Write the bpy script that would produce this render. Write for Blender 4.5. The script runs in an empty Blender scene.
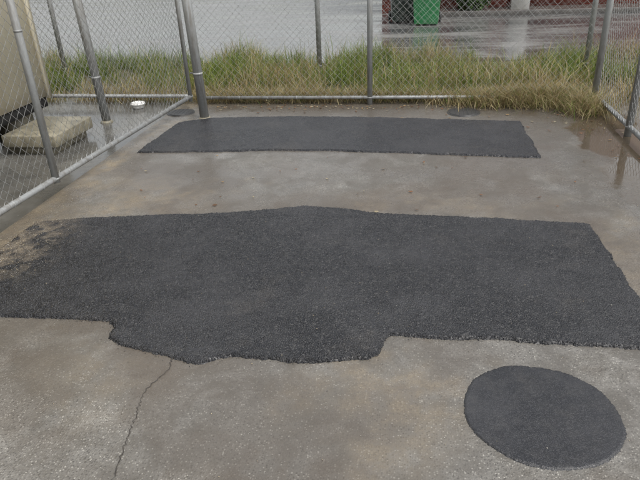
import bpy, math, random
import numpy as np
from mathutils import Matrix, Vector
random.seed(7); rng=np.random.default_rng(7)
S=bpy.context.scene
# ------------------------------------------------------------ helpers
def link(o,parent=None):
    S.collection.objects.link(o)
    if parent: o.parent=parent
    return o
def empty(name):
    return link(bpy.data.objects.new(name,None))
def mesh_np(name,V,F,mat=None,parent=None,smooth=False):
    V=np.asarray(V,dtype=np.float32)
    Fs=F if isinstance(F,list) else [F]
    Fs=[np.asarray(a,dtype=np.int32) for a in Fs if len(a)]
    me=bpy.data.meshes.new(name)
    me.vertices.add(len(V)); me.vertices.foreach_set('co',V.ravel())
    tot=sum(a.size for a in Fs); n=sum(len(a) for a in Fs)
    me.loops.add(tot); me.polygons.add(n)
    me.loops.foreach_set('vertex_index',np.concatenate([a.ravel() for a in Fs]))
    cnt=np.concatenate([np.full(len(a),a.shape[1]) for a in Fs])
    st=np.concatenate([[0],np.cumsum(cnt)[:-1]]).astype(np.int32)
    me.polygons.foreach_set('loop_start',st)
    if smooth: me.polygons.foreach_set('use_smooth',np.ones(n,dtype=bool))
    me.update(calc_edges=True); me.validate()
    if mat: me.materials.append(mat)
    return link(bpy.data.objects.new(name,me),parent)
def attr(o,name,vals):
    vals=np.asarray(vals,dtype=np.float32)
    if vals.ndim==1:
        a=o.data.attributes.new(name,'FLOAT','POINT'); a.data.foreach_set('value',vals)
    else:
        a=o.data.attributes.new(name,'FLOAT_COLOR','POINT'); a.data.foreach_set('color',np.c_[vals,np.ones(len(vals))].astype(np.float32).ravel())
def vnoise(x,y,scale,seed):
    r=np.random.default_rng(seed); T=r.random((256,256))
    X=x*scale+1000.3; Y=y*scale+1000.7
    xi=np.floor(X).astype(int); yi=np.floor(Y).astype(int); fx=X-xi; fy=Y-yi
    fx=fx*fx*(3-2*fx); fy=fy*fy*(3-2*fy)
    g=lambda a,b:T[a%256,b%256]
    return (g(xi,yi)*(1-fx)+g(xi+1,yi)*fx)*(1-fy)+(g(xi,yi+1)*(1-fx)+g(xi+1,yi+1)*fx)*fy
def fbm(x,y,scale,seed,o=4):
    s=0;a=1;t=0
    for i in range(o):
        s=s+a*vnoise(x,y,scale*2**i,seed+i); t+=a; a*=.55
    return s/t
def sstep(a,b,x):
    t=np.clip((x-a)/(b-a),0,1); return t*t*(3-2*t)
def blob(x,y,cx,cy,rx,ry,soft=.6):
    d=np.sqrt(((x-cx)/rx)**2+((y-cy)/ry)**2)
    return 1-sstep(1-soft,1+soft,d)
def boxes(name,lst,mat,parent=None,bevel=0):
    V=[];F=[]
    for (x0,x1,y0,y1,z0,z1) in lst:
        b=len(V)
        V+=[(x0,y0,z0),(x1,y0,z0),(x1,y1,z0),(x0,y1,z0),(x0,y0,z1),(x1,y0,z1),(x1,y1,z1),(x0,y1,z1)]
        F+=[(b,b+3,b+2,b+1),(b+4,b+5,b+6,b+7),(b,b+1,b+5,b+4),(b+1,b+2,b+6,b+5),(b+2,b+3,b+7,b+6),(b+3,b,b+4,b+7)]
    o=mesh_np(name,V,np.array(F),mat,parent)
    if bevel:
        m=o.modifiers.new('b','BEVEL'); m.width=bevel; m.segments=2
    return o
def tubes(name,segs,mat,parent=None,n=16):
    V=[];Q=[];T=[]
    for p0,p1,r0,r1 in segs:
        p0=Vector(p0);p1=Vector(p1);d=(p1-p0).normalized()
        a=d.orthogonal().normalized();c=d.cross(a)
        b=len(V)
        for p,r in((p0,r0),(p1,r1)):
            for i in range(n):
                t=2*math.pi*i/n; V.append(tuple(p+a*math.cos(t)*r+c*math.sin(t)*r))
        V.append(tuple(p0));V.append(tuple(p1))
        for i in range(n):
            j=(i+1)%n
            Q.append((b+i,b+j,b+n+j,b+n+i)); T.append((b+2*n,b+j,b+i)); T.append((b+2*n+1,b+n+i,b+n+j))
    o=mesh_np(name,V,[np.array(Q),np.array(T)],mat,parent)
    s=np.zeros(len(o.data.polygons),dtype=bool); s[:len(Q)]=True
    o.data.polygons.foreach_set('use_smooth',s); return o
# ------------------------------------------------------------ node helpers
class NT:
    def __init__(s,name):
        s.m=bpy.data.materials.new(name); s.m.use_nodes=True; s.t=s.m.node_tree; s.b=s.t.nodes['Principled BSDF']; s.out=s.t.nodes['Material Output']
        s.tc=s.t.nodes.new('ShaderNodeTexCoord').outputs['Object']
    def n(s,typ,ins={},**kw):
        nd=s.t.nodes.new(typ)
        for k,v in kw.items(): setattr(nd,k,v)
        for k,v in ins.items(): s.set(nd.inputs[k],v)
        return nd
    def set(s,i,v):
        if isinstance(v,bpy.types.NodeSocket): s.t.links.new(v,i)
        else:
            if i.type=='RGBA':
                v=(*v,1) if isinstance(v,(tuple,list)) else (v,v,v,1)
            i.default_value=v
    def noise(s,scale,detail=4,rough=.55,vec=None,dist=0):
        return s.n('ShaderNodeTexNoise',{'Vector':vec or s.tc,'Scale':scale,'Detail':detail,'Roughness':rough,'Distortion':dist}).outputs['Fac']
    def vor(s,scale,vec=None):
        nd=s.n('ShaderNodeTexVoronoi',{'Vector':vec or s.tc,'Scale':scale})
        return nd.outputs['Distance'],s.n('ShaderNodeSeparateColor',{'Color':nd.outputs['Color']}).outputs[0]
    def mr(s,v,a,b,c=0.0,d=1.0):
        return s.n('ShaderNodeMapRange',{'Value':v,'From Min':a,'From Max':b,'To Min':c,'To Max':d}).outputs['Result']
    def mix(s,f,a,b,bt='MIX'):
        nd=s.n('ShaderNodeMix',data_type='RGBA',blend_type=bt)
        s.set(nd.inputs[0],f); s.set(nd.inputs[6],a); s.set(nd.inputs[7],b); return nd.outputs[2]
    def math(s,op,a,b=0.0):
        nd=s.n('ShaderNodeMath',operation=op); s.set(nd.inputs[0],a); s.set(nd.inputs[1],b)
        return nd.outputs[0]
    def attr(s,name,out='Fac'):
        return s.n('ShaderNodeAttribute',attribute_name=name).outputs[out]
    def bump(s,h,strength,dist,normal=None):
        d={'Height':h,'Strength':strength,'Distance':dist}
        if normal: d['Normal']=normal
        return s.n('ShaderNodeBump',d).outputs['Normal']
    def fin(s,color=None,rough=None,normal=None,metal=None,spec=None,coat=None):
        for k,v in (('Base Color',color),('Roughness',rough),('Normal',normal),('Metallic',metal),('Specular IOR Level',spec),('Coat Weight',coat)):
            if v is not None: s.set(s.b.inputs[k],v)
        return s.m
# ------------------------------------------------------------ materials
def m_concrete():
    t=NT('wet_concrete')
    big=t.noise(1.3,4,.6); mid=t.noise(9,5,.75); fine=t.noise(100,2,.6); blot=t.noise(3.4,5,.72,dist=.4)
    c=t.mix(t.mr(big,.38,.62),(.145,.137,.122),(.245,.234,.212))
    c=t.mix(t.mr(mid,.42,.62,0,.7),c,(.105,.096,.082))
    c=t.mix(t.mr(blot,.47,.60,0,.72),c,(.085,.076,.062))
    agd,sep=t.vor(120)
    light=t.math('MULTIPLY',t.mr(sep,.76,.80),t.mr(agd,.48,.2))
    dark=t.math('MULTIPLY',t.mr(sep,.34,.28),t.mr(agd,.55,.25))
    agm=t.mr(blot,.38,.6,1,.45)
    c=t.mix(t.math('MULTIPLY',t.math('MULTIPLY',light,agm),.85),c,(.48,.46,.41))
    c=t.mix(t.math('MULTIPLY',t.math('MULTIPLY',dark,agm),.85),c,(.04,.037,.034))
    c=t.mix(t.mr(fine,.35,.7,0,.55),c,(.075,.070,.062))
    silt=t.attr('silt'); wet=t.attr('wet'); pud=t.attr('puddle'); stain=t.attr('stain')
    siltn=t.math('MULTIPLY',silt,t.mr(mid,.35,.6,.35,1))
    c=t.mix(siltn,c,t.mix(t.mr(fine,.4,.6),(.21,.16,.10),(.34,.275,.18)))
    c=t.mix(t.math('MULTIPLY',stain,t.mr(mid,.35,.6,.85,.5)),c,(.075,.058,.042))
    c=t.mix(t.math('MULTIPLY',wet,.45),c,(.075,.067,.057))
    c=t.mix(t.math('MULTIPLY',pud,.8),c,(.070,.052,.034))
    r=t.mr(mid,.35,.65,.34,.58)
    r=t.mix(wet,r,t.mr(blot,.38,.6,.10,.33)); r=t.mix(pud,r,.03)
    h=t.math('ADD',t.math('MULTIPLY',t.mr(agd,0,.6,1,0),.6),fine)
    st=t.math('MULTIPLY',t.mr(wet,0,1,.7,.22),t.mr(pud,0,1,1,0))
    return t.fin(c,r,t.bump(h,st,.004),spec=.5)
def m_patch(name,base=(.013,.0135,.0155),scale=125,smooth=False):
    t=NT(name)
    d,vc=t.vor(scale); big=t.noise(1.6,4,.65); mid=t.noise(14,4,.75)
    c=t.mix(vc,base,tuple(b*2.2 for b in base))
    c=t.mix(t.mr(d,.28,.6,0,.85),c,(.003,.003,.004))
    c=t.mix(t.mr(vc,.90,.95,0,.55),c,(.085,.083,.08) if not smooth else (.045,.045,.045))
    c=t.mix(t.mr(big,.45,.62,0,.5),c,(.038,.038,.041))
    c=t.mix(t.mr(mid,.48,.70,0,.35),c,(.042,.041,.041))
    dust=t.attr('dust')
    c=t.mix(t.math('MULTIPLY',dust,t.mr(mid,.4,.62,.3,1)),c,(.20,.165,.12))
    r=t.mr(t.math('ADD',vc,big),.5,1.4,.24,.52) if not smooth else t.mr(mid,.35,.65,.26,.5)
    h=t.math('ADD',t.mr(d,0,.6,1,0),t.math('MULTIPLY',mid,.6))
    return t.fin(c,r,t.bump(h,.35 if smooth else .9,.003 if smooth else .0065),spec=.5)
def m_street():
    t=NT('wet_street_asphalt')
    m=t.n('ShaderNodeMapping',{'Vector':t.tc,'Scale':(.45,1.5,1)}).outputs[0]
    big=t.noise(.9,5,.62,vec=m,dist=.6); mid=t.noise(6,4,.7,vec=m)
    c=t.mix(t.mr(big,.38,.62),(.05,.051,.052),(.16,.157,.15))
    r=t.mr(t.math('ADD',big,t.math('MULTIPLY',mid,.5)),.6,.9,.02,.40)
    return t.fin(c,r,t.bump(mid,t.mr(big,.42,.6,.08,.8),.012),spec=.85)
def m_side():
    t=NT('wet_side_paving')
    big=t.noise(1.5,5,.65); mid=t.noise(18,4,.7)
    c=t.mix(t.mr(big,.35,.65),(.06,.06,.057),(.15,.145,.13))
    c=t.mix(t.mr(mid,.4,.7,0,.5),c,(.06,.055,.045))
    r=t.mr(big,.35,.65,.06,.3)
    return t.fin(c,r,t.bump(mid,.15,.004))
def m_soil():
    t=NT('verge_soil')
    n=t.noise(12,5,.7)
    c=t.mix(t.mr(n,.35,.65),(.055,.045,.028),(.12,.11,.05))
    return t.fin(c,.8,t.bump(n,.8,.03))
def m_galv(name='galvanised_steel',base=(.29,.30,.30),r=(.45,.65),metal=.2):
    t=NT(name)
    _,s=t.vor(60)
    m=t.n('ShaderNodeMapping',{'Vector':t.tc,'Scale':(8,8,1.1)}).outputs[0]
    n=t.noise(3,4,.7,vec=m)
    c=t.mix(t.math('MULTIPLY',s,.4),base,tuple(b*.72 for b in base))
    c=t.mix(t.mr(n,.45,.65,0,.8),c,(.15,.14,.125))
    return t.fin(c,t.mr(n,.3,.7,*r),None,metal=metal)
def m_simple(name,a,b=None,sc=10,r=.5,bumpd=0,metal=0.0,bs=60):
    t=NT(name); b=b or tuple(x*.75 for x in a)
    c=t.mix(t.mr(t.noise(sc,4,.65),.35,.65),a,b)
    return t.fin(c,r,t.bump(t.noise(bs,3),.4,bumpd) if bumpd else None,metal=metal)
def m_wall():
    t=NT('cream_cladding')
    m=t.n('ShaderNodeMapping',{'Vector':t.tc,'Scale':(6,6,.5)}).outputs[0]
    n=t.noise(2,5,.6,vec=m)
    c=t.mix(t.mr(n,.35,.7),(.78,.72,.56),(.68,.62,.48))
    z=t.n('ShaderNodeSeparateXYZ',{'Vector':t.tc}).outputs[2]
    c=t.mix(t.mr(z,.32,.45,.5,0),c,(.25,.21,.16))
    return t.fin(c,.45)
def m_brick():
    t=NT('red_brick')
    sx=t.n('ShaderNodeSeparateXYZ',{'Vector':t.tc}).outputs
    v=t.n('ShaderNodeCombineXYZ',{'X':t.math('ADD',sx[0],sx[1]),'Y':sx[2],'Z':0.0}).outputs[0]
    b=t.n('ShaderNodeTexBrick',{'Vector':v,'Scale':1.0,'Mortar Size':.005,'Brick Width':.24,'Row Height':.086,'Color1':(.32,.07,.045),'Color2':(.22,.052,.035),'Mortar':(.24,.18,.15)})
    c=t.mix(t.mr(t.noise(3,4),.4,.7,0,.3),b.outputs['Color'],(.10,.035,.025))
    return t.fin(c,.6)
def m_blade(name,tr=.35):
    t=NT(name)
    c=t.attr('col','Color')
    t.fin(c,.5,spec=.35)
    tl=t.n('ShaderNodeBsdfTranslucent',{'Color':c}).outputs[0]
    mx=t.n('ShaderNodeMixShader',{0:tr,1:t.b.outputs[0],2:tl}).outputs[0]
    t.t.links.new(mx,t.out.inputs[0]); return t.m
M_conc=m_concrete(); M_patch=m_patch('fresh_asphalt'); M_circ=m_patch('fine_asphalt',(.017,.0175,.020),230,True)
M_far=m_patch('fresh_asphalt_far',(.015,.016,.020),150)
M_street=m_street(); M_side=m_side(); M_soil=m_soil(); M_galv=m_galv(); M_wire=m_galv('galvanised_wire',(.44,.45,.45),(.4,.55),.3)
M_wall=m_wall(); M_brick=m_brick(); M_blade=m_blade('grass_blade')
M_dark=m_simple('dark_void',(.02,.02,.02),r=.8)
M_white=m_simple('white_paint',(.80,.79,.76),(.7,.7,.67),r=.4)
M_block=m_simple('weathered_concrete',(.26,.235,.17),(.12,.11,.08),sc=8,r=.5,bumpd=.004)
M_bin=m_simple('green_bin_plastic',(.03,.20,.07),(.025,.15,.05),r=.4)
M_bind=m_simple('dark_bin_plastic',(.02,.035,.025),(.015,.02,.018),r=.4)
M_rub=m_simple('black_rubber',(.015,.015,.015),r=.6)
M_iron=m_simple('cast_iron',(.035,.034,.033),(.02,.02,.02),sc=30,r=.4,bumpd=.002)
M_roof=m_simple('roof_tiles',(.10,.05,.04),(.07,.04,.03),r=.6)
M_glass=m_simple('window_glass',(.02,.025,.03),r=.06)
M_foot=m_simple('footpath_concrete',(.13,.12,.11),(.08,.075,.07),sc=3,r=.25)
# ------------------------------------------------------------ ground sheets
def sheet(name,x0,x1,y0,y1,z,mat,nx=1,ny=1):
    X,Y=np.meshgrid(np.linspace(x0,x1,nx+1),np.linspace(y0,y1,ny+1))
    V=np.c_[X.ravel(),Y.ravel(),np.full(X.size,z)]
    i=np.arange(nx*ny); r=i//nx;c=i%nx; a=r*(nx+1)+c
    return mesh_np(name,V,np.c_[a,a+1,a+nx+2,a+nx+1],mat)
sheet('ground',-300,300,-300,300,-.06,M_soil)
sheet('side_paving',-12,-2.62,-6,6.9,-.012,M_side)
xs=np.linspace(-60,60,1200); ye=9.05+(fbm(xs,xs*0,1.2,811,5)-.5)*.7
V=np.r_[np.c_[xs,ye,np.full(1200,-.052)],np.c_[xs,np.full(1200,9.9),np.full(1200,-.04)],np.c_[xs,np.full(1200,34.),np.full(1200,-.03)]]
i=np.arange(1199); mesh_np('street',V,np.r_[np.c_[i,i+1,i+1201,i+1200],np.c_[i+1200,i+1201,i+2401,i+2400]],M_street,smooth=True)
st=.02
gx=np.arange(-2.62,4.2,st); gy=np.arange(-2.5,6.52,st)
X,Y=np.meshgrid(gx,gy); x=X.ravel(); y=Y.ravel()
N=fbm(x,y,1.8,11,5); N2=fbm(x,y,4.5,31,5); N3=fbm(x,y,12,51,3)
edge=(N2-.5)*1.0
wet=np.clip(sstep(3.2,3.8,y)*(.75+.9*(N-.45)*3),0,1)
wet=np.maximum(wet,.75*sstep(.46,.56,N))
wet=np.maximum(wet,.9*sstep(1.05,1.35,x+edge*.5)*sstep(2.0,3.2,y))
wet=np.maximum(wet,.9*sstep(5.6,5.95,y+edge*.3))
silt=np.zeros_like(x)
silt=np.maximum(silt,sstep(-2.36,-2.52,x+edge*.45)*.8)
silt=np.maximum(silt,.85*blob(x+edge*.4,y+edge*.4,-2.35,2.8,.3,.5))
silt=np.maximum(silt,.5*blob(x+edge,y+edge,-1.9,3.75,.6,.3))
silt=np.maximum(silt,.42*blob(x+edge,y+edge*.6,.25,3.72,.6,.2))
silt=np.maximum(silt,.5*blob(x+edge*.6,y+edge*.6,-.12,1.75,.26,.35))
silt=np.maximum(silt,.25*blob(x+edge*.6,y+edge*.6,-1.3,1.8,.3,.25))
silt=np.maximum(silt,.3*sstep(1.25,1.6,x+edge*.7)*sstep(2.3,3.2,y))
silt=np.maximum(silt,.45*sstep(6.12,6.35,y+edge*.3))
silt=np.maximum(silt,.45*blob(x+edge*.5,y+edge*.5,1.25,2.9,.15,.7))
silt*=sstep(.28,.5,N3)*.6+.4
pud=blob(x+edge*.45,y+edge*.6,1.64,5.15,.28,.9,.1)
pud=np.maximum(pud,blob(x+edge*.4,y+edge*.6,1.52,4.0,.18,.5,.15)*.85)
pud=np.maximum(pud,.4*sstep(.53,.68,fbm(x,y,2.2,93,4))*sstep(3.5,3.9,y))
stain=np.clip(sstep(.48,.60,fbm(x,y,1.1,71,5))*.7+.5*sstep(.54,.64,fbm(x,y,2.6,171,5))+blob(x+edge,y+edge,-.6,4.25,1.4,.25)*.4+blob(x+edge,y+edge,-.9,5.98,1.5,.14)*.3+blob(x+edge,y+edge,-.5,1.2,.5,.2)*.3,0,1)
zz=(N-.5)*.004-pud*.001
nx=len(gx);ny=len(gy)
r_,c_=np.divmod(np.arange((nx-1)*(ny-1)),nx-1); a=r_*nx+c_
yard=mesh_np('concrete_yard',np.c_[x,y,zz],np.c_[a,a+1,a+nx+1,a+nx],M_conc,smooth=True)
for k,v in(('wet',wet),('silt',silt),('puddle',pud),('stain',stain)): attr(yard,k,v)
def ribbon(name,pts,w,z,mat):
    V=[];F=[]
    for i,p in enumerate(pts):
        q=pts[min(i+1,len(pts)-1)];o=pts[max(i-1,0)]
        d=Vector((q[0]-o[0],q[1]-o[1])).normalized(); n=Vector((-d.y,d.x))
        ww=w*random.uniform(.25,1.2)
        V+=[(p[0]+n.x*ww,p[1]+n.y*ww,z),(p[0]-n.x*ww,p[1]-n.y*ww,z)]
        if i: b=2*i-2; F.append((b,b+1,b+3,b+2))
    return mesh_np(name,V,np.array(F),mat)
cp=[]
K=[(-1.02,1.95),(-1.0,1.85),(-1.05,1.7),(-1.02,1.55),(-1.0,1.42),(-.97,1.25),(-.93,1.05),(-.98,.8),(-.9,.5)]
for i in range(len(K)-1):
    for j in range(14):
        t=j/14; cp.append((K[i][0]*(1-t)+K[i+1][0]*t+random.gauss(0,.0035),K[i][1]*(1-t)+K[i+1][1]*t+random.gauss(0,.001)))
ribbon('concrete_crack',cp,.0020,.0035,m_simple('crack_dirt',(.035,.03,.026),r=.8))
# ------------------------------------------------------------ asphalt patches
def sdpoly(x,y,P):
    d=np.full(x.shape,1e9); ins=np.zeros(x.shape,bool); n=len(P)
    for i in range(n):
        ax,ay=P[i];bx,by=P[(i+1)%n]
        ex,ey=bx-ax,by-ay; wx,wy=x-ax,y-ay
        t=np.clip((wx*ex+wy*ey)/(ex*ex+ey*ey),0,1)
        d=np.minimum(d,np.hypot(wx-ex*t,wy-ey*t))
        c=((ay>y)!=(by>y))
        ins^= c&(x<ex*(y-ay)/(ey if ey else 1e-9)+ax)
    return np.where(ins,d,-d)
rad_c=(.495,1.757)
def patch(name,P,mat,step=.006,amp=.0038,thick=.013,jag=.022,seed=1,rad=None,fine=1.1):
    P=np.array(P)
    x0,y0=P.min(0)-.1;x1,y1=P.max(0)+.1
    gx=np.arange(x0,x1,step);gy=np.arange(y0,y1,step)
    X,Y=np.meshgrid(gx,gy);x=X.ravel();y=Y.ravel()
    x=x+rng.uniform(-.35,.35,x.size)*step; y=y+rng.uniform(-.35,.35,y.size)*step
    sd=sdpoly(x,y,P) if rad is None else rad-np.hypot(x-rad_c[0],(y-rad_c[1])*1.05)
    sd=sd+(fbm(x,y,9,seed,5)-.5)*jag*2+(rng.random(x.size)-.5)*.010*fine
    h=-.014+(thick+.014)*sstep(-.016,.008,sd)+(fbm(x,y,2,seed+9,3)-.5)*.010*sstep(0,.1,sd)
    h+=rng.random(x.size)**1.5*amp*sstep(-.01,0.005,sd)
    h+=(vnoise(x,y,60,seed+77)-.5)*amp*.6*sstep(-.005,.01,sd)
    keep=(sd>-.03)
    nx=len(gx);ny=len(gy)
    r_,c_=np.divmod(np.arange((nx-1)*(ny-1)),nx-1);a=r_*nx+c_
    F=np.c_[a,a+1,a+nx+1,a+nx]; F=F[keep[F].all(1)]
    used=np.unique(F); mp=np.zeros(x.size,int); mp[used]=np.arange(len(used))
    o=mesh_np(name,np.c_[x,y,h][used],mp[F],mat)
    dust=.05*sstep(.62,.75,fbm(x,y,3,seed+33,4))
    if name=='asphalt_patch': dust=np.maximum(dust,blob(x,y+.3*(fbm(x,y,5,5)-.5),-2.50,2.8,.34,.5)*.75*sstep(.35,.55,fbm(x,y,14,66,3)))
    attr(o,'dust',dust[used]); return o
near=[(-2.46,3.2),(-2.2,3.27),(-1.14,3.44),(-.95,3.5),(-.72,3.56),(-.45,3.54),(-.3,3.5),(.04,3.47),(1.05,3.41),(1.07,3.0),(1.08,2.58),(1.1,2.2),(.97,2.2),(.4,2.19),(-.09,2.18),(-.12,2.14),(-.13,2.03),(-.17,2.0),(-.5,1.95),(-.76,1.965),(-.89,1.90),(-1.05,1.93),(-1.30,1.99),(-1.37,2.03),(-1.37,2.12),(-1.42,2.17),(-1.98,2.15),(-2.46,2.12)]
patch('asphalt_patch',near,M_patch,seed=3)
far=[(-2.40,4.63),(-2.37,5.55),(-2.1,5.72),(-1.4,5.78),(-.6,5.77),(.2,5.7),(.95,5.63),(.98,4.62),(.4,4.66),(-.3,4.71),(-.71,4.74),(-1.3,4.72),(-1.9,4.66)]
patch('asphalt_patch.001',far,M_far,step=.009,seed=23,jag=.02,amp=.0025)
patch('round_asphalt_patch',[(.15,1.39),(.85,1.39),(.85,2.09),(.15,2.09)],M_circ,step=.005,amp=.0012,thick=.005,jag=.011,seed=43,rad=.283,fine=.5)
def stones(name,pts,sizes,mat,cols=None):
    base=np.array([(1,0,0),(0,1,0),(-1,0,0),(0,-1,0),(0,0,1),(0,0,-1)],float)
    fa=np.array([(0,1,4),(1,2,4),(2,3,4),(3,0,4),(1,0,5),(2,1,5),(3,2,5),(0,3,5)])
    n=len(pts); V=base[None]*rng.uniform(.6,1.2,(n,6,1))
    an=rng.uniform(0,6.28,n); c,s=np.cos(an)[:,None],np.sin(an)[:,None]
    vx=V[:,:,0]*c-V[:,:,1]*s; vy=V[:,:,0]*s+V[:,:,1]*c
    V=np.stack([vx,vy,V[:,:,2]*.7],2)*sizes[:,None,None]+pts[:,None,:]
    F=(fa[None]+6*np.arange(n)[:,None,None]).reshape(-1,3)
    o=mesh_np(name,V.reshape(-1,3),F,mat)
    if cols is not None: attr(o,'col',np.repeat(cols,6,0))
    return o
def along(P,n,sp):
    P=np.array(P); Q=np.roll(P,-1,0); L=np.hypot(*(Q-P).T); k=rng.choice(len(P),n,p=L/L.sum()); t=rng.random(n)[:,None]
    return P[k]*(1-t)+Q[k]*t+rng.normal(0,sp,(n,2))
a1=np.vstack([along(near,1000,.018),along(near,150,.10),along(far,400,.02)])
a1=a1[a1[:,0]>-2.5]
sz=rng.uniform(.001,.0030,len(a1))
stones('asphalt_crumbs',np.c_[a1,np.full(len(a1),.003)+sz*.3],sz,m_simple('crumb',(.022,.022,.025),r=.4))
M_grit=NT('grit'); M_grit=M_grit.fin(M_grit.attr('col','Color'),.5)
g=np.vstack([np.c_[rng.normal(-2.46,.08,1300),rng.uniform(.5,5.5,1300)],np.c_[rng.normal(-2.36,.14,900),rng.normal(2.8,.3,900)],np.c_[rng.uniform(-2.4,1.8,300),rng.uniform(.7,3.6,300)],np.c_[rng.normal(1.5,.15,300),rng.uniform(2,6,300)]])
sz=rng.uniform(.001,.0035,len(g)); cc=np.array([(.36,.30,.2),(.25,.2,.14),(.4,.38,.34),(.12,.1,.08)])[rng.integers(0,4,len(g))]
zg=np.where((sdpoly(g[:,0],g[:,1],near)>-.01),.017,.003)
stones('loose_gravel',np.c_[g,zg+sz*.3],sz,M_grit,cc)
# ------------------------------------------------------------ chain-link fences
def chain(name,p0,p1,zb,zt,parent,pitch=.075,r=.0019):
    p0=np.array(p0,float);p1=np.array(p1,float);L=np.linalg.norm(p1-p0);u=(p1-p0)/L; nrm=np.array([-u[1],u[0]])
    hp=pitch/2
    nw=int(L/hp); nz=int((zt-zb)/hp)+1
    V=[];F=[]
    k=np.arange(nz+1); z=zb+k*hp; z[-1]=min(z[-1],zt)
    base=0
    off=[(r*math.cos(q),r*math.sin(q)) for q in(0,2.094,4.189)]
    for w in range(nw):
        zig=((k+w)%2)
        s0=(w+zig+np.where(zig==1,.03,-.03))*hp+rng.normal(0,.0010,nz+1); s=np.clip(s0,0,L)
        dep=np.where(zig==1,1,-1)*.0022+.014*np.sin(s*2.1+z*1.7)*np.sin(s*.9)
        zz=z+.008*np.sin(s*1.7+z*2.)*np.sin((z-zb)*1.7)
        for a_,b_ in off:
            px=p0[0]+u[0]*(s+a_)+nrm[0]*(dep+b_); py=p0[1]+u[1]*(s+a_)+nrm[1]*(dep+b_)
            V.append(np.c_[px,py,zz])
        m=nz+1
        i=np.arange(nz)
        for q in range(3):
            A=base+q*m+i;B=base+((q+1)%3)*m+i
            F.append(np.c_[A,B,B+1,A+1])
        base+=3*m
    return mesh_np('chain_mesh',np.vstack(V),np.vstack(F),M_wire,parent)
def fence(name,p0,p1,posts,zb=.12,zt=1.85,rr=.022,bot=True,r=.0019):
    e=empty(name)
    p0=Vector(p0);p1=Vector(p1);d=(p1-p0)
    if bot: tubes('bottom_rail',[((p0.x,p0.y,zb),(p1.x,p1.y,zb),rr,rr)],M_galv,e)
    tubes('top_rail',[((p0.x,p0.y,zt),(p1.x,p1.y,zt),rr,rr)],M_galv,e)
    n=(Vector((-d.y,d.x)).normalized())
    chain(name,(p0.x+n.x*.012,p0.y+n.y*.012),(p1.x+n.x*.012,p1.y+n.y*.012),zb+.005,zt,e,r=r)
    seg=[];cap=[];band=[]
    for (t,rad,zlo) in posts:
        q=p0+d*t
        seg.append(((q.x,q.y,zlo),(q.x,q.y,zt+.08),rad,rad)); cap.append(((q.x,q.y,zt+.08),(q.x,q.y,zt+.11),rad*1.12,rad*.5))
        for zc in (zb,1.15,zt):
            band.append(((q.x,q.y,zc-.007),(q.x,q.y,zc+.007),rad+.0015,rad+.0015))
    tubes('posts',seg,M_galv,e,20); tubes('post_caps',cap,M_galv,e,20); tubes('clamps',band,M_galv,e,20)
    ties=[]
    Ln=d.length; k=int(Ln/.3)
    for i in range(k):
        q=p0+d*((i+.5)/k)
        for zc in((zb,zt) if bot else (zt,)):
            a=q-d.normalized()*.002;b=q+d.normalized()*.002
            ties.append(((a.x,a.y,zc),(b.x,b.y,zc),rr+.003,rr+.003))
    tubes('ties',ties,M_wire,e,12)
    return e
L=(6.16+.4)
def ty(yv): return (yv+.4)/L
fence('chain_link_gate',(-2.79,-.4),(-2.44,6.16),[(ty(6.13),.022,.08),(ty(3.67),.026,.10),(ty(.9),.026,0)],zb=.13,rr=.021)
fence('chain_link_fence',(-2.42,6.3),(1.76,6.3),[((-.5+2.42)/4.18,.028,0),(1.0,.032,0)],zb=.075,rr=.018)
fence('chain_link_fence.001',(-7.5,6.42),(-2.5,6.32),[(.1,.03,0),(.4,.03,0)],zb=.09,rr=.02)
fence('chain_link_fence.002',(1.78,.5),(1.78,6.26),[(.1,.03,0),(.5,.03,0),(.82,.03,0)],zb=.08,rr=.021)
fence('chain_link_fence.003',(-8.8,8.0),(6,7.9),[((-5.0+8.8)/14.8,.032,-.05),((-1.3+8.8)/14.8,.032,-.05),((2.05+8.8)/14.8,.032,-.05),(0,.036,-.05),(1,.036,-.05)],zb=.1,zt=1.9,bot=False,r=.0014)
def post(name,x,y,rad=.046,h=2.0,lean=-.025):
    e=empty(name)
    P=lambda z:(x+lean*z,y,z)
    tubes('post',[(P(-.03),P(h),rad,rad)],M_galv,e,28); tubes('cap',[(P(h),P(h+.04),rad*1.08,rad*.4)],M_galv,e,28)
    tubes('hinge',[(P(zc-.012),P(zc+.012),rad+.003,rad+.003) for zc in(.45,1.6)],M_galv,e,28)
    tubes('hinge_pin',[(P(zc),(x+lean*zc-.09,y+.03,zc),.008,.008) for zc in(.45,1.6)],M_galv,e,12)
    tubes('footing',[((x,y,-.02),(x,y,.010),rad+.03,rad+.008)],M_block,e,20)
post('gate_post',-2.17,5.76); post('gate_post.001',-3.19,5.62,.043,lean=-.04)
# ------------------------------------------------------------ drains, cap
def drain(name,x,y,r):
    e=empty(name)
    tubes('frame',[((x,y,-.01),(x,y,.006),r,r-.003)],M_iron,e,40)
    tubes('lid',[((x,y,0),(x,y,.011),r-.018,r-.022)],M_iron,e,40)
    tubes('studs',[((x+i*.04,y+j*.04,.010),(x+i*.04,y+j*.04,.014),.008,.006) for i in range(-3,4) for j in range(-3,4) if math.hypot(i,j)*.04<r-.035],M_iron,e,8)
drain('drain_cover',.46,5.97,.165); drain('drain_cover.001',-2.5,5.95,.15)
e=empty('vent_cap')
tubes('cap',[((-3.1,6.2,.03),(-3.1,6.2,.05),.085,.08),((-3.1,6.2,.05),(-3.1,6.2,.058),.08,.05)],M_white,e,32)
tubes('pipe',[((-3.1,6.2,-.01),(-3.1,6.2,.03),.06,.06)],M_white,e,32)
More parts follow.
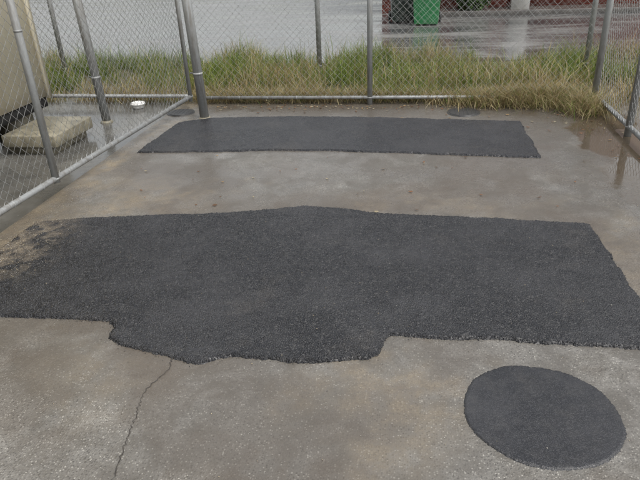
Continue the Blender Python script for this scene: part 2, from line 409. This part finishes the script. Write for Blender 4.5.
# ------------------------------------------------------------ portable building left
e=empty('cream_portable_building')
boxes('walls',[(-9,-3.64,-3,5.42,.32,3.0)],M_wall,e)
boxes('underfloor_shade',[(-8.98,-3.66,-2.98,5.40,.22,.318)],M_dark,e)  # near-black box: shade under the raised building put into its colour
boxes('ribs',[(-3.639,-3.632,yy,yy+.02,.325,2.99) for yy in np.arange(-2.6,5.3,.9)],M_wall,e)
boxes('corner_trim',[(-3.66,-3.615,5.385,5.435,.30,3.0)],M_wall,e)
boxes('piers',[(-4.0,-3.75,yy,yy+.25,-.02,.219) for yy in(-2,0,2,3.6,5.0)]+[(-7.0,-6.7,yy,yy+.25,-.02,.219) for yy in(-2,0,2,3.6,5.0)],M_block,e)
boxes('roof',[(-9.2,-3.6,-3.2,5.5,3.0,3.12)],M_galv,e)
boxes('window_glass',[(-3.626,-3.612,1.2,2.6,1.2,2.2)],M_glass,e)
boxes('window_frame',[(-3.625,-3.59,1.14,1.2,1.14,2.26),(-3.625,-3.59,2.6,2.66,1.14,2.26),(-3.625,-3.59,1.2,2.6,1.14,1.2),(-3.625,-3.59,1.2,2.6,2.2,2.26)],M_white,e)
e=empty('concrete_step')
boxes('slab',[(-3.62,-3.1,4.55,5.2,.06,.17)],M_block,e,.012)
boxes('base',[(-3.60,-3.16,4.6,5.15,-.02,.06)],M_block,e)
# ------------------------------------------------------------ grass
def blades(name,px,py,h,w,lean,az,col,z0=-.05,mat=M_blade):
    n=len(px)
    fa=rng.uniform(0,math.pi,n); wx=np.cos(fa)*w/2; wy=np.sin(fa)*w/2
    dx=np.cos(az)*lean*h; dy=np.sin(az)*lean*h
    z0=np.broadcast_to(z0,(n,))
    hz=h*np.sqrt(np.clip(1-np.minimum(lean,.98)**2*.8,0.03,1))
    A=np.stack([px-wx,py-wy,z0],1);B=np.stack([px+wx,py+wy,z0],1)
    mx=px+dx*.35;my=py+dy*.35;mz=z0+hz*.6
    C=np.stack([mx+wx*.8,my+wy*.8,mz],1);D=np.stack([mx-wx*.8,my-wy*.8,mz],1)
    E=np.stack([px+dx,py+dy,z0+hz],1)
    V=np.stack([A,B,C,D,E],1).reshape(-1,3)
    b=5*np.arange(n)
    o=mesh_np(name,V,[np.c_[b,b+1,b+2,b+3],np.c_[b+3,b+2,b+4]],mat)
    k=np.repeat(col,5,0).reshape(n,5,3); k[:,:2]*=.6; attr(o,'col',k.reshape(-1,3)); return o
def pal(n,straw):
    G=np.array([(.12,.18,.03),(.18,.235,.045),(.23,.27,.065),(.09,.135,.025)])
    Sx=np.array([(.42,.34,.17),(.33,.26,.12),(.50,.43,.25),(.25,.18,.09)])
    g=G[rng.integers(0,4,n)];s=Sx[rng.integers(0,4,n)]
    m=(rng.random(n)<straw)[:,None]
    return np.where(m,s,g)*rng.uniform(.75,1.2,(n,1))
n=135000
px=rng.uniform(-8.5,5.5,n);py=rng.uniform(6.42,9.5,n)
d=fbm(px,py,1.3,201,4); d2=vnoise(px,py,5,301)
edgef=9.15+ (fbm(px,px*0,1.0,401,4)-.5)*1.3
keep=(rng.random(n)<np.clip((d-.36)*4.0+ (d2-.5)*1.6+.2,.04,1))&(py<edgef)
px,py,d,d2=px[keep],py[keep],d[keep],d2[keep];n=len(px)
near_f=1-sstep(6.5,7.1,py)
h=rng.gamma(4,.034,n)*(.2+1.7*d)*(.55+1.0*d2)*(1-.3*near_f)+.03
h=np.clip(h,.03,.50)
straw=np.clip(.22+.5*near_f+2.2*(fbm(px,py,1.7,501,3)-.5)+.35*sstep(.6,1.6,px)*near_f,.05,.95)
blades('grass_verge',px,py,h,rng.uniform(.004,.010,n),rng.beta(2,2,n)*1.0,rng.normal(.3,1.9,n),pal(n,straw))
n2=1400;q=rng.integers(0,n,n2)
blades('tall_grass_stalks',px[q],py[q],rng.uniform(.25,.6,n2),np.full(n2,.0038),rng.beta(2,4,n2)*.7,rng.uniform(0,6.28,n2),pal(n2,.75))
def heap(cx,cy,sx,sy,n,hmax):
    px=rng.normal(cx,sx,n);py=rng.normal(cy,sy,n)
    rr=((px-cx)/sx)**2+((py-cy)/sy)**2
    z0=.004+hmax*np.exp(-rr*.6)*rng.random(n)
    return px,py,z0
parts=[heap(1.2,6.34,.36,.13,6500,.08),heap(.75,6.28,.25,.06,1500,.03),heap(1.62,6.08,.12,.16,2000,.06),heap(-.4,6.42,1.2,.05,4500,.03),heap(-1.9,6.42,.4,.05,1500,.03)]
px=np.concatenate([p[0] for p in parts]);py=np.concatenate([p[1] for p in parts]);z0=np.concatenate([p[2] for p in parts])
n=len(px)
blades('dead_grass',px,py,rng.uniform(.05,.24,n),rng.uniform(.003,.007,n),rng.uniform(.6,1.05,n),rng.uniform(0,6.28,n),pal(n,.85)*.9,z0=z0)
n=360
lx=np.r_[rng.uniform(-2.2,1.7,250),rng.uniform(-2.2,1.9,80),rng.normal(1.5,.2,30)];ly=np.r_[rng.normal(6.16,.07,250),rng.uniform(3.5,6.1,80),rng.normal(5.6,.4,30)]
an=rng.uniform(0,6.28,n);ll=rng.uniform(.008,.024,n);lw=ll*rng.uniform(.3,.6,n)
c,s=np.cos(an),np.sin(an);z=np.full(n,.006)
P4=[np.stack([lx+c*ll,ly+s*ll,z+.004],1),np.stack([lx-s*lw,ly+c*lw,z+rng.uniform(0,.006,n)],1),np.stack([lx-c*ll,ly-s*ll,z+.003],1),np.stack([lx+s*lw,ly-c*lw,z],1)]
lv=np.stack(P4,1).reshape(-1,3);b=4*np.arange(n)
o=mesh_np('leaf_litter',lv,np.c_[b,b+1,b+2,b+3],M_blade)
attr(o,'col',np.repeat(np.array([(.2,.1,.05),(.3,.2,.1),(.12,.07,.04),(.35,.3,.2)])[rng.integers(0,4,n)],4,0))
# ------------------------------------------------------------ far side of the street
boxes('kerb',[(-60,-1.3,34,34.15,-.05,.1)],M_foot)
boxes('kerb.001',[(-.6,30,14.1,14.25,-.05,.06)],M_foot,bevel=.01)
sheet('footpath',-.6,30,14.25,15.0,.05,M_foot)
e=empty('brick_house')
boxes('walls',[(-.9,1.95,15.0,23,-.05,2.7),(2.45,5.2,15.0,23,-.05,2.7),(6.2,12,15,23,-.05,2.7),(1.95,2.45,15.3,23,-.05,2.7),(5.2,6.2,15,23,2.1,2.7),(5.2,6.2,15.1,23,-.05,2.1)],M_brick,e)
boxes('porch_pillar',[(1.98,2.36,14.4,14.7,.05,2.7)],M_white,e)
boxes('door',[(5.25,6.15,15.02,15.08,.07,2.05)],M_white,e)
boxes('windows',[(2.9,4.4,14.985,14.998,1.0,2.1),(7.4,9.2,14.985,14.998,1.0,2.1),(0,1.3,14.985,14.998,1.1,2.1)],M_glass,e)
boxes('window_sills',[(2.85,4.45,14.9,14.984,.92,.99),(7.35,9.25,14.9,14.984,.92,.99),(-.05,1.35,14.9,14.984,1.02,1.09)],M_white,e)
V=[(-1.4,14.4,2.7),(12.5,14.4,2.7),(12.5,23.6,2.7),(-1.4,23.6,2.7),(2,19,4.8),(9,19,4.8)]
mesh_np('roof',V,[np.array([(0,1,5,4),(2,3,4,5)]),np.array([(1,2,5),(3,0,4)])],M_roof,e)
def bin_(name,x,y,mat,rot=0):
    e=empty(name)
    V=[];F=[]
    prof=[(.02,.23,.25),(.10,.24,.27),(.90,.285,.345),(.905,.30,.36),(.95,.30,.36)]
    for z,a,b in prof:
        V+=[(-a,-b,z),(a,-b,z),(a,b,z),(-a,b,z)]
    for i in range(len(prof)-1):
        for j in range(4):
            k=(j+1)%4; F.append((4*i+j,4*i+k,4*i+4+k,4*i+4+j))
    F.append((3,2,1,0))
    o=mesh_np('body',V,np.array(F),mat,e); m=o.modifiers.new('b','BEVEL');m.width=.03;m.segments=3
    V=[(-.31,-.39,.952),(.31,-.39,.952),(.31,.36,.952),(-.31,.36,.952),(-.29,-.37,.99),(.29,-.37,.99),(.29,.34,1.05),(-.29,.34,1.05)]
    o=mesh_np('lid',V,np.array([(0,3,2,1),(4,5,6,7),(0,1,5,4),(1,2,6,5),(2,3,7,6),(3,0,4,7)]),mat,e); m=o.modifiers.new('b','BEVEL');m.width=.015;m.segments=2
    tubes('wheels',[((-.29,.27,.10),(-.24,.27,.10),.10,.10),((.24,.27,.10),(.29,.27,.10),.10,.10)],M_rub,e,24)
    tubes('axle',[((-.25,.27,.1),(.25,.27,.1),.012,.012)],M_iron,e,8)
    tubes('handle',[((-.27,.42,.95),(.27,.42,.95),.016,.016),((-.27,.42,.95),(-.27,.35,.93),.016,.016),((.27,.42,.95),(.27,.35,.93),.016,.016)],mat,e,10)
    e.location=(x,y,-.03); e.rotation_euler=(0,0,rot)
bin_('wheelie_bin',.13,12.95,M_bin,-.05); bin_('wheelie_bin.001',-.36,13.4,M_bind,.1)
def shrub(name,cx,cy,r,h,n):
    e=empty(name)
    tubes('stems',[((cx,cy,0),(cx+rng.normal(0,r*.5),cy+rng.normal(0,r*.4),h*rng.uniform(.5,.9)),.015,.005) for _ in range(14)],M_soil,e,6)
    u=rng.normal(0,1,(n,3));u/=np.linalg.norm(u,axis=1)[:,None];rad=rng.random(n)**.4*(.75+.5*vnoise(u[:,0]*2,u[:,1]*2+u[:,2],1.5,9))
    c=np.stack([cx+u[:,0]*r*rad,cy+u[:,1]*r*rad*.8,h*.5+u[:,2]*h*.5*rad],1); c[:,2]=np.maximum(c[:,2],.03)
    a=rng.normal(0,1,(n,3));b_=np.cross(a,rng.normal(0,1,(n,3)));a/=np.linalg.norm(a,axis=1)[:,None];b_/=np.linalg.norm(b_,axis=1)[:,None]
    V=np.stack([c-a*.045,c+b_*.02,c+a*.045,c-b_*.02],1).reshape(-1,3);k=4*np.arange(n)
    o=mesh_np('leaves',V,np.c_[k,k+1,k+2,k+3],M_blade,e)
    attr(o,'col',np.repeat(np.array([(.05,.10,.02),(.08,.14,.03),(.035,.07,.02)])[rng.integers(0,3,n)],4,0))
shrub('garden_shrub',1.15,14.5,.38,.9,5000)
n=16000
hx=rng.uniform(-60,-3,n);hy=rng.normal(50,1.0,n);hz=rng.random(n)*(1.2+1.2*vnoise(hx,hx*0,.25,77))
a=rng.normal(0,.16,(n,3));b_=rng.normal(0,.12,(n,3));c=np.c_[hx,hy,hz]
V=np.stack([c-a,c+b_,c+a,c-b_],1).reshape(-1,3);k=4*np.arange(n)
o=mesh_np('distant_hedge',V,np.c_[k,k+1,k+2,k+3],M_blade); attr(o,'col',np.repeat(np.array([(.05,.09,.02),(.07,.11,.03),(.035,.06,.02)])[rng.integers(0,3,n)],4,0))
# ------------------------------------------------------------ light
w=bpy.data.worlds.new('World'); S.world=w; w.use_nodes=True; t=w.node_tree; bg=t.nodes['Background']
sk=t.nodes.new('ShaderNodeTexSky'); sk.sky_type='NISHITA'; sk.sun_disc=False
sk.sun_elevation=math.radians(60); sk.sun_rotation=math.radians(120); sk.dust_density=5; sk.air_density=1.5
hs=t.nodes.new('ShaderNodeHueSaturation'); hs.inputs['Saturation'].default_value=.25; hs.inputs['Value'].default_value=1.75
t.links.new(sk.outputs[0],hs.inputs['Color']); t.links.new(hs.outputs[0],bg.inputs['Color']); bg.inputs['Strength'].default_value=.15
sl=bpy.data.lights.new('sun','SUN'); sl.energy=.9; sl.angle=math.radians(50); sl.color=(1,.98,.95)
so=link(bpy.data.objects.new('sun',sl))
el,rot=math.radians(60),math.radians(120)
dirv=Vector((math.sin(rot)*math.cos(el),math.cos(rot)*math.cos(el),math.sin(el)))
so.rotation_euler=dirv.to_track_quat('Z','Y').to_euler()
# ------------------------------------------------------------ camera
cd=bpy.data.cameras.new('camera'); co=link(bpy.data.objects.new('camera',cd))
Rm=Matrix.Rotation(math.radians(10),3,'Z')@Matrix.Rotation(math.pi/2-math.radians(27),3,'X')@Matrix.Rotation(math.radians(-2.6),3,'Z')
co.matrix_world=Matrix.Translation((0,0,1.6))@Rm.to_4x4()
cd.sensor_width=36; cd.lens=590/640*36; cd.clip_end=1000; cd.clip_start=.05
S.camera=co
S.view_settings.view_transform='Standard'; S.view_settings.look='None'; S.view_settings.exposure=0
